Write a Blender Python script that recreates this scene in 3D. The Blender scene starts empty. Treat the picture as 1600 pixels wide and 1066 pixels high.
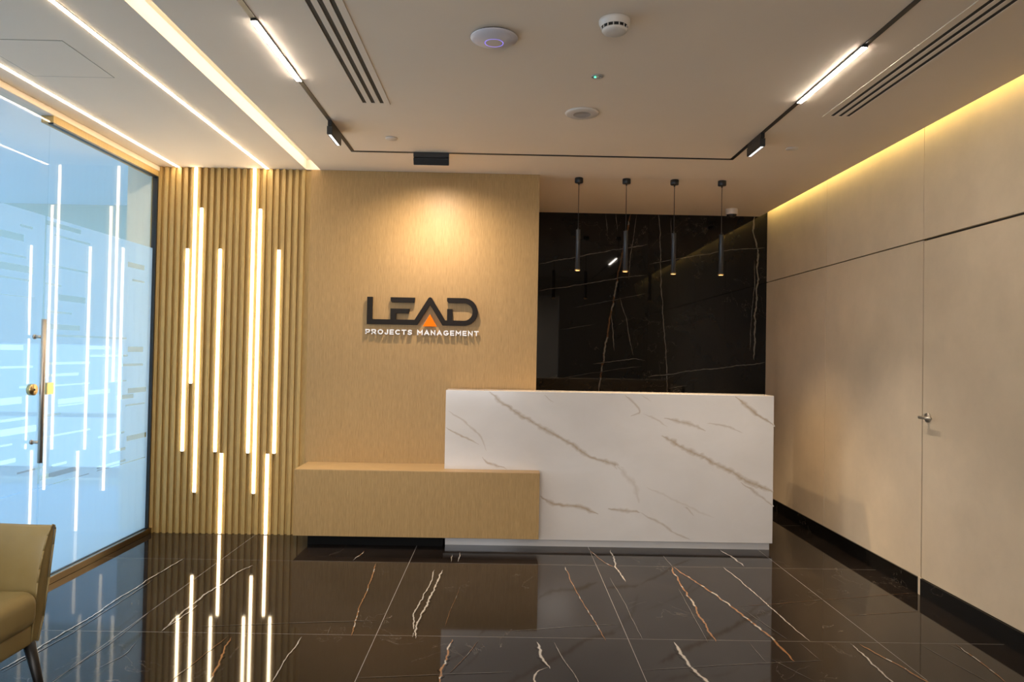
import bpy, bmesh, math, random
from mathutils import Vector, Matrix
C = bpy.context.scene.collection
random.seed(7)
# ------------------------------------------------------------------ camera, world, exposure
F, YAW, PITCH, ROLL, H = 1131.27, 0.0102, 0.0181, 0.0187, 1.3559
cam = bpy.data.objects.new('camera', bpy.data.cameras.new('camera'))
cam.data.sensor_width = 36.0
cam.data.lens = 36.0 * F / 1600.0
cam.data.clip_start = 0.02
C.objects.link(cam)
Rz = Matrix.Rotation(-YAW, 4, 'Z'); Rx = Matrix.Rotation(math.pi / 2 + PITCH, 4, 'X'); Rr = Matrix.Rotation(ROLL, 4, 'Z')
cam.matrix_world = Matrix.Translation((0, 0, H)) @ Rz @ Rx @ Rr
S = bpy.context.scene
S.camera = cam
S.view_settings.view_transform = 'Standard'
S.view_settings.look = 'None'
S.view_settings.gamma = 1.0
S.view_settings.use_curve_mapping = False
S.view_settings.exposure = 0.80
W = bpy.data.worlds.new('world'); S.world = W; W.use_nodes = True
wb = W.node_tree.nodes['Background']; wb.inputs[0].default_value = (0.42, 0.69, 1.0, 1); wb.inputs[1].default_value = 1.0

def lamp(name, kind, loc, energy, col, rot=(0, 0, 0), **kw):
    l = bpy.data.lights.new(name, kind); l.energy = energy; l.color = col
    for k, v in kw.items(): setattr(l, k, v)
    o = bpy.data.objects.new(name, l); C.objects.link(o); o.location = loc; o.rotation_euler = rot
    return o
# ---- light levels (tuned here)
E_TUBE, E_STRIP, E_TRACK, E_COVE, E_SLOT = 11.0, 24.0, 62.0, 9.5, 4.6
E_SPOT, E_SPILL, E_DOWN, E_PEND, E_LOBBY = 9.0, 36.0, 62.0, 22.0, 66.0
WARM = (1.0, 0.80, 0.52); WARMW = (1.0, 0.82, 0.58); NEUT = (1.0, 0.90, 0.80); COOL = (0.28, 0.56, 1.0)
CZ = 2.6916                                    # ceiling height
YW, YB, XG, XR = 5.342, 6.76, -2.5855, 2.4477  # logo wall, black wall, glass line, right wall
# wall washer head on the sign (beam of the track head in front of the sign)
def aim(frm, to): return (Vector(to) - Vector(frm)).to_track_quat('-Z', 'Y').to_euler()
lamp('sign_spot_beam', 'SPOT', (-0.513, 4.835, 2.60), E_SPOT, (1, .83, 1.0), aim((0, 0, 0), (0, .45, -.893)), spot_size=math.radians(82), spot_blend=1.0, shadow_soft_size=.012)
lamp('sign_spot_spill', 'SPOT', (-0.513, 4.835, 2.60), E_SPILL, (1, .84, .68), aim((0, 0, 0), (0, .30, -.954)), spot_size=math.radians(150), spot_blend=1.0, shadow_soft_size=.012)
for x, y in ((-1.04, 4.30), (1.50, 4.35)):
    lamp('track_spot_beam', 'SPOT', (x, y, 2.60), E_DOWN, NEUT, (0, 0, 0), spot_size=math.radians(80), spot_blend=.9, shadow_soft_size=.02)
for x in (.537, .896, 1.259, 1.62):
    lamp('pendant_beam', 'SPOT', (x, 5.425, 1.975), E_PEND, (1, .74, .45), (0, 0, 0), spot_size=math.radians(110), spot_blend=.8, shadow_soft_size=.01)
# daylight coming through the windows of the office beyond the glass, added fills, and the unseen lamp of the lobby behind the camera
lamp('office_daylight', 'AREA', (-6.93, 3.3, 1.475), 32.0, COOL, (0, -math.pi / 2, 0), shape='RECTANGLE', size=2.0, size_y=6.6)
lamp('office_fill', 'AREA', (-4.6, 4.2, 2.72), 13.0, (.55, .78, 1), (0, 0, 0), shape='RECTANGLE', size=1.2, size_y=3.0)  # added unseen fill, brightens the office ceiling and upper glass
lamp('lobby_lamp', 'AREA', (0, -1.2, 2.6), 60.0, (1, .93, .86), (0, 0, 0), shape='RECTANGLE', size=2.5, size_y=1.2)
lamp('lobby_fill', 'AREA', (-1.1, -3.0, 1.6), E_LOBBY, (.90, .93, 1.0), (math.pi / 2, 0, 0), shape='RECTANGLE', size=2.6, size_y=2.0)  # added fill for desk front and ceiling; the lobby has no window here

# ------------------------------------------------------------------ materials
def mat(name, col=(.8, .8, .8), rough=.5, metal=0.0, spec=.5, emit=None, es=0.0, coat=0.0):
    m = bpy.data.materials.new(name); m.use_nodes = True
    b = m.node_tree.nodes['Principled BSDF']
    b.inputs['Base Color'].default_value = (*col, 1); b.inputs['Roughness'].default_value = rough
    b.inputs['Metallic'].default_value = metal; b.inputs['Specular IOR Level'].default_value = spec
    b.inputs['Coat Weight'].default_value = coat
    if emit: b.inputs['Emission Color'].default_value = (*emit, 1); b.inputs['Emission Strength'].default_value = es
    return m
class NT:
    def __init__(s, m): s.t = m.node_tree; s.n = s.t.nodes; s.b = s.n.get('Principled BSDF')
    def add(s, k, **kw):
        n = s.n.new(k)
        for a, v in kw.items():
            if a.startswith('i_'):
                n.inputs[int(a[2:])].default_value = v
            else: setattr(n, a, v)
        return n
    def l(s, a, b): s.t.links.new(a, b)
    def pos(s, scale=(1, 1, 1)):
        g = s.add('ShaderNodeNewGeometry'); m = s.add('ShaderNodeMapping'); m.inputs['Scale'].default_value = scale
        s.l(g.outputs['Position'], m.inputs['Vector']); return m.outputs[0]
    def noise(s, vec, scale, detail=4, rough=.5, dist=0):
        n = s.add('ShaderNodeTexNoise'); n.inputs['Scale'].default_value = scale; n.inputs['Detail'].default_value = detail
        n.inputs['Roughness'].default_value = rough; n.inputs['Distortion'].default_value = dist
        s.l(vec, n.inputs['Vector']); return n.outputs['Fac']
    def ramp(s, fac, stops):
        r = s.add('ShaderNodeValToRGB'); e = r.color_ramp.elements
        while len(e) < len(stops): e.new(.5)
        for k, (p, c) in enumerate(stops): e[k].position = p; e[k].color = (*c, 1)
        s.l(fac, r.inputs[0]); return r.outputs[0]
    def mix(s, fac, a, b, mode='MIX'):
        m = s.add('ShaderNodeMix', data_type='RGBA', blend_type=mode)
        for sock, v in ((m.inputs[0], fac), (m.inputs[6], a), (m.inputs[7], b)):
            if hasattr(v, 'is_output'): s.l(v, sock)
            else: sock.default_value = (*v, 1) if isinstance(v, tuple) else v
        return m.outputs[2]
    def math(s, op, a, b=0.0):
        m = s.add('ShaderNodeMath', operation=op)
        for sock, v in ((m.inputs[0], a), (m.inputs[1], b)):
            if hasattr(v, 'is_output'): s.l(v, sock)
            else: sock.default_value = v
        return m.outputs[0]
    def col(s, c): s.l(c, s.b.inputs['Base Color'])
    def bump(s, fac, st, dist=.001):
        b = s.add('ShaderNodeBump'); b.inputs['Strength'].default_value = st; b.inputs['Distance'].default_value = dist
        s.l(fac, b.inputs['Height']); s.l(b.outputs[0], s.b.inputs['Normal'])

def wood(name, dark, light, horizontal=False):
    m = mat(name, rough=.48, spec=.35); t = NT(m)
    sc = (1.2, 90, 90) if horizontal else (150, 150, 2.6)
    sf = (9, 700, 700) if horizontal else (520, 520, 14)
    a = t.noise(t.pos(sc), 1, 5, .6, .15); b = t.noise(t.pos(sf), 1, 3, .6)
    c = t.ramp(a, [(.3, dark), (.72, light)])
    c = t.mix(.5, c, t.ramp(b, [(.35, tuple(x * .72 for x in dark)), (.65, tuple(min(1, x * 1.12) for x in light))]))
    t.col(c); t.bump(b, .25, .0006); return m
M = {}
M['wood'] = wood('oak_veneer', (.345, .205, .070), (.47, .297, .118))
M['slat'] = wood('oak_slat', (.43, .275, .090), (.55, .37, .135))
M['wood_top'] = wood('oak_veneer_top', (.36, .225, .092), (.45, .295, .135), True)
def plain(name, col, rough, n=.06, scale=3, spec=.3):
    m = mat(name, col, rough, spec=spec); t = NT(m)
    f = t.noise(t.pos(), scale, 6, .6)
    t.col(t.ramp(f, [(.3, tuple(x * (1 - n) for x in col)), (.7, tuple(min(1, x * (1 + n)) for x in col))])); return m
M['ceil'] = plain('ceiling_paint', (.80, .685, .545), .85, .02, 1.2)
M['plaster'] = plain('plaster_paint', (.62, .57, .50), .8, .02, 2)
M['officeceil'] = plain('office_ceiling_paint', (.90, .92, .92), .8, .01, 1)
M['officefloor'] = plain('office_bounce_floor', (.55, .68, .80), .5, .02, 1)  # pale bluish tone chosen for the light it bounces
M['office'] = plain('office_paint', (.80, .80, .68), .8, .02, 1)
M['panel'] = plain('fabric_wall_panel', (.68, .535, .365), .62, .09, 2.2, .4)
tt = NT(M['panel']); tt.bump(tt.noise(tt.pos((1, 300, 300)), 1, 3), .15, .0004)
M['joint'] = mat('dark_joint', (.03, .022, .014), .6)
M['alu'] = mat('brushed_aluminium', (.55, .52, .47), .3, 1)
M['black'] = mat('black_powder_coat', (.012, .012, .012), .42)
M['darkgrey'] = mat('dark_grey_anodised', (.035, .035, .036), .35, .3)
M['white'] = mat('white_plastic', (.66, .60, .53), .4)
M['whitebright'] = mat('white_acrylic', (.85, .83, .80), .35)
M['bronze'] = mat('bronze_channel', (.30, .215, .12), .28, 1)
M['steel'] = mat('satin_steel', (.56, .50, .42), .38, .85)
M['brass'] = mat('brass_lock', (.72, .50, .22), .3, 1)
M['orange'] = mat('orange_acrylic', (.95, .19, .0), .6, spec=.15)
M['letter'] = mat('dark_brown_letter', (.016, .012, .009), .6, spec=.15)
M['grille'] = mat('vent_dark', (.01, .009, .008), .7)
M['plinth'] = mat('bench_plinth_black', (.006, .0055, .005), .6, spec=.1)
M['led'] = mat('led_warm_diffuser', (.8, .8, .8), .5, emit=WARM, es=E_TUBE)
M['strip'] = mat('led_ceiling_strip', (.8, .8, .8), .5, emit=WARMW, es=E_STRIP)
M['track'] = mat('led_track_module', (.8, .8, .8), .5, emit=NEUT, es=E_TRACK)
M['cove'] = mat('led_cove_yellow', (.8, .8, .8), .5, emit=(1, .88, .36), es=E_COVE)
M['slotled'] = mat('led_slot_warm', (.8, .8, .8), .5, emit=(1, .90, .76), es=E_SLOT)
M['glow'] = mat('pendant_led', (.8, .6, .4), .5, emit=(1, .50, .16), es=3.0)
M['cell'] = mat('spot_cell', (.8, .8, .8), .3, emit=(1, .97, .95), es=.75)
M['ring'] = mat('blue_ring', (.2, .2, .6), .4, emit=(.25, .18, 1), es=.7)
M['green'] = mat('green_led', (.1, .8, .5), .4, emit=(.1, 1, .5), es=1.2)
M['grout'] = mat('floor_grout', (.30, .27, .235), .6)
M['leg'] = mat('dark_bronze_leg', (.012, .010, .008), .4, .2)
def leather():
    m = mat('olive_tan_leather', (.29, .215, .085), .38, spec=.45); t = NT(m)
    v = t.add('ShaderNodeTexVoronoi'); v.inputs['Scale'].default_value = 420; t.l(t.pos(), v.inputs['Vector'])
    t.bump(v.outputs[0], .12, .0006)
    f = t.noise(t.pos(), 9, 4); t.col(t.ramp(f, [(.3, (.27, .198, .077)), (.7, (.31, .232, .094))])); return m
M['leather'] = leather()
def black_marble(name, base, lite, vein=False, rough=.05, vs=1.0):
    m = mat(name, base, rough, spec=.27); t = NT(m)
    p = t.pos()
    a = t.noise(p, 1.6, 8, .62, .6)
    c = t.ramp(a, [(.34, base), (.62, lite)])
    # hair-fine pale threads and scuffs
    r = t.noise(t.pos((1.0, .6, 1.0)), 2.3, 9, .58, 1.1)
    th = t.math('SUBTRACT', r, .5); th = t.math('ABSOLUTE', th); th = t.math('LESS_THAN', th, .0012)
    gate = t.noise(p, 1.1, 2); gate = t.math('GREATER_THAN', gate, .55)
    c = t.mix(t.math('MULTIPLY', t.math('MULTIPLY', th, gate), .5), c, (.22, .18, .14))
    sp = t.noise(t.pos((1, 3.0, 1)), 26, 6, .7); spg = t.noise(p, 1.7, 3)
    sm = t.math('MULTIPLY', t.math('GREATER_THAN', sp, .66), t.math('GREATER_THAN', spg, .56))
    c = t.mix(t.math('MULTIPLY', sm, .16), c, (.20, .17, .14))
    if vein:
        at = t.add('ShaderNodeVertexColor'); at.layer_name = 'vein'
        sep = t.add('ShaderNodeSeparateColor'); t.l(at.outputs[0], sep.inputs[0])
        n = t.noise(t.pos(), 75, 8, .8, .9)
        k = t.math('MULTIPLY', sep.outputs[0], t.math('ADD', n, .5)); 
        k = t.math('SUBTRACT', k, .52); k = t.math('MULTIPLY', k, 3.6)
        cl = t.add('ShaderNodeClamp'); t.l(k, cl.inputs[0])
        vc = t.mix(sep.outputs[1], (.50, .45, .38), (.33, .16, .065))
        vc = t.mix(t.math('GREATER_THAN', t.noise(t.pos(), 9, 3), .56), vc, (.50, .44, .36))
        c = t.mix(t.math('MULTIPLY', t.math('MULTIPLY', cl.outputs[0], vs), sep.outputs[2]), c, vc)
    t.col(c); return m
FB, FLt = (.0110, .0078, .0062), (.021, .0152, .0118)
M['floor'] = black_marble('brown_black_marble', FB, FLt)
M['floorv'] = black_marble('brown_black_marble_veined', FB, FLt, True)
M['bwall'] = black_marble('black_marble', (.0045, .004, .0036), (.010, .0088, .0075), rough=.03)
M['bwallv'] = black_marble('black_marble_veined', (.0045, .004, .0036), (.010, .0088, .0075), True, rough=.03, vs=.30)
def white_marble(vein):
    m = mat('white_marble' + ('_veined' if vein else ''), (.6, .56, .5), .12, spec=.5); t = NT(m)
    a = t.noise(t.pos((1, 1, 1.6)), 1.7, 6, .55, .5)
    c = t.ramp(a, [(.3, (.63, .585, .54)), (.7, (.70, .655, .61))])
    if vein:
        at = t.add('ShaderNodeVertexColor'); at.layer_name = 'vein'
        sep = t.add('ShaderNodeSeparateColor'); t.l(at.outputs[0], sep.inputs[0])
        n = t.noise(t.pos(), 22, 6, .7, .4)
        k = t.math('MULTIPLY', sep.outputs[0], t.math('ADD', n, .35)); k = t.math('MULTIPLY', t.math('SUBTRACT', k, .18), 1.45)
        cl = t.add('ShaderNodeClamp'); t.l(k, cl.inputs[0])
        c = t.mix(t.math('MULTIPLY', t.math('MULTIPLY', cl.outputs[0], sep.outputs[2]), .75), c, (.35, .245, .14))
    t.col(c); return m
M['marble'] = white_marble(False); M['marblev'] = white_marble(True)
def glass(nm='clear_glass', refl=1.0):
    m = bpy.data.materials.new(nm); m.use_nodes = True; t = NT(m); t.n.remove(t.b)
    o = t.n['Material Output']; tr = t.add('ShaderNodeBsdfTransparent'); tr.inputs[0].default_value = (.97, .98, .98, 1)
    g = t.add('ShaderNodeBsdfGlossy'); g.inputs[1].default_value = .0; g.inputs[0].default_value = (1, 1, 1, 1)
    fr = t.add('ShaderNodeFresnel'); ge = t.add('ShaderNodeNewGeometry')
    t.l(t.math('ADD', t.math('MULTIPLY', ge.outputs['Backfacing'], 1 / 1.5 - 1.5), 1.5), fr.inputs[0])
    mx = t.add('ShaderNodeMixShader'); t.l(t.math('MULTIPLY', fr.outputs[0], refl), mx.inputs[0]); t.l(tr.outputs[0], mx.inputs[1]); t.l(g.outputs[0], mx.inputs[2])
    t.l(mx.outputs[0], o.inputs[0]); return m
M['glass'] = glass('clear_glass', .5); M['glassback'] = glass('glass_low_reflection', .04)  # remaining faces barely reflect, so mirrored tubes are not doubled
def film():
    m = bpy.data.materials.new('frosted_film'); m.use_nodes = True; t = NT(m); t.n.remove(t.b)
    o = t.n['Material Output']; a = t.add('ShaderNodeBsdfTranslucent'); a.inputs[0].default_value = (.86, .94, .96, 1)
    b = t.add('ShaderNodeBsdfDiffuse'); b.inputs[0].default_value = (.55, .60, .60, 1)
    mx = t.add('ShaderNodeMixShader'); mx.inputs[0].default_value = .25
    t.l(a.outputs[0], mx.inputs[1]); t.l(b.outputs[0], mx.inputs[2]); 
    tr = t.add('ShaderNodeBsdfTransparent'); tr.inputs[0].default_value = (.8, .9, .95, 1); m2 = t.add('ShaderNodeMixShader'); m2.inputs[0].default_value = .32
    t.l(mx.outputs[0], m2.inputs[1]); t.l(tr.outputs[0], m2.inputs[2]); t.l(m2.outputs[0], o.inputs[0]); return m
M['film'] = film()

# ------------------------------------------------------------------ builders
def wloc(o):
    v = Vector((0, 0, 0))
    while o is not None: v += o.location; o = o.parent
    return v
def obj(name, bm, m, parent=None, smooth=False, kind=None):
    """one mesh object from a bmesh given in world coordinates"""
    if parent is not None:
        bmesh.ops.translate(bm, verts=bm.verts, vec=-wloc(parent))
    me = bpy.data.meshes.new(name); bm.normal_update(); bm.to_mesh(me); bm.free()
    for k in (m if isinstance(m, list) else [m]): me.materials.append(k)
    if smooth:
        for p in me.polygons: p.use_smooth = True
    o = bpy.data.objects.new(name, me); C.objects.link(o); o.parent = parent
    if kind: o['kind'] = kind
    return o
def bx(b, x0, x1, y0, y1, z0, z1, bev=0.0, seg=2):
    r = bmesh.ops.create_cube(b, size=1.0)
    for v in r['verts']:
        v.co = Vector(((x0 + x1) / 2 + v.co.x * (x1 - x0), (y0 + y1) / 2 + v.co.y * (y1 - y0), (z0 + z1) / 2 + v.co.z * (z1 - z0)))
    if bev > 0:
        es = list({e for v in r['verts'] for e in v.link_edges})
        bmesh.ops.bevel(b, geom=es, offset=bev, segments=seg, profile=.5, affect='EDGES')
    return b
def B(*a, **k): return bx(bmesh.new(), *a, **k)
def tube(b, p0, p1, r0, r1=None, n=20, cap=True):
    p0, p1 = Vector(p0), Vector(p1); r1 = r0 if r1 is None else r1
    d = p1 - p0; q = d.to_track_quat('Z', 'Y').to_matrix().to_4x4()
    bmesh.ops.create_cone(b, cap_ends=cap, segments=n, radius1=r0, radius2=r1, depth=d.length, matrix=Matrix.Translation((p0 + p1) / 2) @ q)
    return b
def lathe(b, c, prof, n=40):
    """profile of (radius, z offset) around the vertical axis at c"""
    rings = []
    for r, z in prof:
        if r < 1e-6: rings.append([b.verts.new((c[0], c[1], c[2] + z))])
        else: rings.append([b.verts.new((c[0] + r * math.cos(2 * math.pi * i / n), c[1] + r * math.sin(2 * math.pi * i / n), c[2] + z)) for i in range(n)])
    for a, d in zip(rings, rings[1:]):
        for i in range(n):
            j = (i + 1) % n
            if len(a) == 1: b.faces.new((a[0], d[i], d[j]))
            elif len(d) == 1: b.faces.new((a[i], a[j], d[0]))
            else: b.faces.new((a[i], a[j], d[j], d[i]))
    bmesh.ops.recalc_face_normals(b, faces=b.faces); return b
def prism(b, pts, y0, y1):
    """polygon in the XZ plane extruded along Y"""
    f = [b.verts.new((x, y0, z)) for x, z in pts]; g = [b.verts.new((x, y1, z)) for x, z in pts]
    b.faces.new(f); b.faces.new(g[::-1])
    for i in range(len(pts)):
        j = (i + 1) % len(pts); b.faces.new((f[i], g[i], g[j], f[j]))
    bmesh.ops.recalc_face_normals(b, faces=b.faces); return b
def thing(name, label, cat, loc=(0, 0, 0), group=None):
    o = bpy.data.objects.new(name, None); o.empty_display_size = .1; C.objects.link(o); o.location = loc
    o['label'] = label; o['category'] = cat
    if group: o['group'] = group
    return o
def tag(o, label, cat, group=None):
    o['label'] = label; o['category'] = cat
    if group: o['group'] = group
    return o
def struct(name, bm, m, label=None, parent=None):
    o = obj(name, bm, m, parent)
    if parent is None:
        o['kind'] = 'structure'
    if label: o['label'] = label; o['category'] = name.split('_')[0]
    return o
def veins(name, data, m, parent, place, white=False, step=.02):
    b = bmesh.new(); lay = b.loops.layers.float_color.new('vein'); colr = {}
    for vi, (pts, w, k) in enumerate(data):
        P = [Vector(p) for p in pts]; path = []
        for a, c in zip(P, P[1:]):
            n = max(2, int((c - a).length / step))
            for i in range(n): path.append(a + (c - a) * i / n)
        path.append(P[-1]); L = len(path)
        # smooth, then ragged
        for _ in range(3): path = [path[0]] + [(path[i - 1] + path[i] * 2 + path[i + 1]) / 4 for i in range(1, L - 1)] + [path[-1]]
        rows = []; off = 0
        for i, p in enumerate(path):
            d = (path[min(i + 1, L - 1)] - path[max(i - 1, 0)]).normalized(); nrm = Vector((-d.y, d.x))
            off = off * .8 + random.uniform(-1, 1) * min(.005, w * .45)
            tp = min(1, (i + .6) / 4, (L - i - .4) / 4)
            ww = max(.0024, w * (1.5 if white else 1.05)) * (.6 + .7 * random.random()) * tp
            rows.append([place(p + nrm * (off + s * ww), .00003 * vi) for s in (-1, 0, 1)])
        last = None
        for r in rows:
            vs = [b.verts.new(q) for q in r]
            for j, v in enumerate(vs): colr[v] = ((1.0 if j == 1 else 0.0), (1.0 if k == 1 else 0.0) if not white else 0.0, (k if white else (.95 if w > .006 else .55)), 1.0)
            if last:
                for j in (0, 1): b.faces.new((last[j], last[j + 1], vs[j + 1], vs[j]))
            last = vs
    for f in b.faces:
        for lp in f.loops: lp[lay] = colr[lp.vert]
    bmesh.ops.recalc_face_normals(b, faces=b.faces)
    o = obj(name, b, m, parent, kind='stuff'); return o
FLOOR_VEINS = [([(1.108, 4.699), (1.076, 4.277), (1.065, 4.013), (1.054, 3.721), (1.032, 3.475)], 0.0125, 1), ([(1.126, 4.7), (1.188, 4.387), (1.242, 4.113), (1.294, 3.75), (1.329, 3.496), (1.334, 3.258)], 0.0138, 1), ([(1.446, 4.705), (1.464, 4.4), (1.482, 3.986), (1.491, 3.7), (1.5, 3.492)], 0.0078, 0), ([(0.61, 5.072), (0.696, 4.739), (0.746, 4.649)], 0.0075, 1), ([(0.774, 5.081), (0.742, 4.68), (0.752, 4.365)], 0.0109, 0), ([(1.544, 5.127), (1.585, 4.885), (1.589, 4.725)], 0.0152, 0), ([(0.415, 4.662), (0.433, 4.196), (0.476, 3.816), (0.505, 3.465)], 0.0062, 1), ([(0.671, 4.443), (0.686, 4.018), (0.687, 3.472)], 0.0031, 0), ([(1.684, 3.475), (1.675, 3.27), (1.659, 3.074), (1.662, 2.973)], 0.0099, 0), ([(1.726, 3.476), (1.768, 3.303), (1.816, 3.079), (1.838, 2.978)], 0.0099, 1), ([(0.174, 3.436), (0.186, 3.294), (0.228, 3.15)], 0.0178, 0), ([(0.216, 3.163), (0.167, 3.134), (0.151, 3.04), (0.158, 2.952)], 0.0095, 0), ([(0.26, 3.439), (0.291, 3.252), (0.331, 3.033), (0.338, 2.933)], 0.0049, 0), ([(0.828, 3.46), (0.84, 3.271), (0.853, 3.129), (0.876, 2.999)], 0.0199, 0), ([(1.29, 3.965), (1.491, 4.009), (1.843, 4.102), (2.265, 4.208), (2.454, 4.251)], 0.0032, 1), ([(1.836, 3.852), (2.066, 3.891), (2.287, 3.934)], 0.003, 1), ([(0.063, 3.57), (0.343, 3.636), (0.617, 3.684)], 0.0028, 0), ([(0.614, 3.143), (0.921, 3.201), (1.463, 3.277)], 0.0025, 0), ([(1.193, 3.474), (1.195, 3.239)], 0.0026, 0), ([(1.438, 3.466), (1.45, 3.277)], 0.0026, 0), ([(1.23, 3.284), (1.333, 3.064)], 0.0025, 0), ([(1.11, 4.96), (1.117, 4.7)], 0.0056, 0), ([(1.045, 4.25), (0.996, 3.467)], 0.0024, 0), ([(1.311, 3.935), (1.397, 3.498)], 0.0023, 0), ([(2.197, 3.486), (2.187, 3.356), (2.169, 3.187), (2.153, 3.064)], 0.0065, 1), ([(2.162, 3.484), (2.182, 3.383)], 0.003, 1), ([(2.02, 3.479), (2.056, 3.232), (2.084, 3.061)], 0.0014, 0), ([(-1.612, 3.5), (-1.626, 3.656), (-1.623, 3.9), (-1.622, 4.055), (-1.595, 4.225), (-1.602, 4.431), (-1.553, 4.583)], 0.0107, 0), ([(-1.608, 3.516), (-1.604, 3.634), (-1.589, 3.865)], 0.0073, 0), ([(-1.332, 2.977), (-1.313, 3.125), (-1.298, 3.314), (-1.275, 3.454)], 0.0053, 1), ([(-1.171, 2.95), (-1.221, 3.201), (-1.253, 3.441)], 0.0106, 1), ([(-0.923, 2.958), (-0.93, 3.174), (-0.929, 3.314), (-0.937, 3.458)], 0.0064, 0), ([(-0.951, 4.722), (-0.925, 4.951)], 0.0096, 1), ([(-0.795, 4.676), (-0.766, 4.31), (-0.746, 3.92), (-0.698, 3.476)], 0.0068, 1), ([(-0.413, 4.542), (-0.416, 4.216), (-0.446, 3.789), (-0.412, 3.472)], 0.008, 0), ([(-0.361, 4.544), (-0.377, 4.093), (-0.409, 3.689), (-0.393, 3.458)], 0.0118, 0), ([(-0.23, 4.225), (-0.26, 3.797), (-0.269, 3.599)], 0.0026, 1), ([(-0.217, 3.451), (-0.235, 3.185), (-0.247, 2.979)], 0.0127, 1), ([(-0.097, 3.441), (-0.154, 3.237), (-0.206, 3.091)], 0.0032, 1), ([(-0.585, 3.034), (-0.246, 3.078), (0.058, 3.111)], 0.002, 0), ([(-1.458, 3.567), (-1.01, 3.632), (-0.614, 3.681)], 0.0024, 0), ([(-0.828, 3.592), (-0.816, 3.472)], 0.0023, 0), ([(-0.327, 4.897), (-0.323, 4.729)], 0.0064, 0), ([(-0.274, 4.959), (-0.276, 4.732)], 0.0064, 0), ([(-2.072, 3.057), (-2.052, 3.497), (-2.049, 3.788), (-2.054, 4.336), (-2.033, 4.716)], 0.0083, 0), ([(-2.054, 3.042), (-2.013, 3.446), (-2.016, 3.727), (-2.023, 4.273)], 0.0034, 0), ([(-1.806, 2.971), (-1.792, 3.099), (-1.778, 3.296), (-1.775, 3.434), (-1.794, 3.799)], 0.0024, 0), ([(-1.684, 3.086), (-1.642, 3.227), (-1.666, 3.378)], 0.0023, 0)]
DESK_VEINS = [([(-0.103, 1.087), (-0.016, 1.019), (0.141, 0.913), (0.298, 0.83), (0.455, 0.732), (0.612, 0.642), (0.769, 0.598), (0.847, 0.553), (0.911, 0.461)], 0.0171, 1), ([(-0.401, 0.833), (-0.291, 0.773), (-0.166, 0.714)], 0.0078, 1), ([(-0.387, 0.95), (-0.277, 0.874), (-0.151, 0.768), (-0.11, 0.668)], 0.0078, 0.6), ([(-0.141, 0.629), (-0.124, 0.591), (-0.039, 0.569), (0.032, 0.542)], 0.0109, 1), ([(0.854, 1.081), (0.949, 1.013), (0.989, 0.951), (0.904, 0.926)], 0.0109, 0.7), ([(0.989, 0.951), (1.091, 0.914), (1.162, 0.861)], 0.0093, 0.5), ([(1.138, 0.923), (1.232, 0.901), (1.341, 0.88), (1.435, 0.842)], 0.0156, 0.8), ([(1.442, 0.892), (1.591, 0.873), (1.701, 0.839)], 0.0093, 0.6), ([(0.979, 1.083), (1.042, 1.038)], 0.0093, 0.4), ([(1.124, 0.803), (1.234, 0.738), (1.391, 0.671), (1.548, 0.588), (1.705, 0.506), (1.917, 0.408)], 0.0202, 1), ([(1.69, 0.482), (1.785, 0.414), (1.919, 0.307)], 0.0124, 0.7), ([(1.643, 1.087), (1.746, 0.996), (1.841, 0.927), (1.923, 0.874)], 0.0156, 1), ([(0.275, 0.365), (0.338, 0.312), (0.463, 0.296), (0.556, 0.277), (0.681, 0.233)], 0.0171, 1), ([(0.751, 0.273), (0.867, 0.272), (0.976, 0.253)], 0.0171, 0.9), ([(0.976, 0.253), (1.102, 0.194), (1.212, 0.126), (1.337, 0.063)], 0.0093, 0.7), ([(1.232, 0.343), (1.303, 0.305), (1.366, 0.244)], 0.0093, 0.6), ([(0.8, 0.583), (0.926, 0.461), (0.975, 0.323)], 0.0218, 0.35), ([(0.289, 1.071), (0.325, 1.04), (0.357, 1.022)], 0.0078, 0.8), ([(1.02, 0.432), (1.24, 0.343), (1.506, 0.223)], 0.0093, 0.3)]
WALL_VEINS = [([(1.164, 2.699), (1.125, 2.51), (1.067, 2.216), (1.039, 2.028), (0.981, 1.736), (0.936, 1.361), (0.879, 0.997)], 0.0187, 1), ([(2.325, 2.712), (2.317, 2.534), (2.361, 2.347), (2.364, 2.096), (2.337, 1.762), (2.351, 1.45), (2.342, 1.345)], 0.0187, 0), ([(2.33, 2.283), (2.344, 2.054), (2.305, 1.761), (2.299, 1.428)], 0.0062, 0), ([(1.415, 2.714), (1.441, 2.37), (1.469, 1.849), (1.507, 1.434), (1.528, 1.009)], 0.0083, 0), ([(0.924, 2.694), (0.948, 2.506)], 0.0062, 0), ([(1.018, 2.696), (1.037, 2.529)], 0.0062, 0), ([(0.308, 2.205), (0.733, 2.293), (1.065, 2.362), (1.325, 2.414)], 0.0083, 0), ([(0.312, 1.951), (0.654, 2.01), (1.069, 2.091), (1.319, 2.121)], 0.0062, 0), ([(0.637, 1.802), (1.073, 1.893), (1.322, 1.95)], 0.0041, 0), ([(1.338, 2.222), (1.692, 2.292), (2.109, 2.373), (2.433, 2.401)], 0.0062, 0), ([(1.344, 1.171), (1.708, 1.219), (2.02, 1.267), (2.447, 1.322)], 0.0083, 0), ([(0.833, 1.276), (1.206, 1.335), (1.321, 1.316)], 0.0062, 0), ([(1.072, 1.904), (1.138, 1.697), (1.206, 1.366)], 0.0062, 0), ([(0.516, 1.592), (0.848, 1.65)], 0.0041, 0), ([(0.565, 1.146), (1.083, 1.239), (1.291, 1.264)], 0.0041, 0), ([(1.543, 1.065), (1.71, 1.095)], 0.0062, 0), ([(0.992, 1.757), (1.028, 1.404)], 0.0083, 0), ([(1.541, 2.665), (1.557, 2.268)], 0.0062, 0), ([(1.216, 2.689), (1.17, 2.323), (1.153, 2.072)], 0.0062, 0)]
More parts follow.
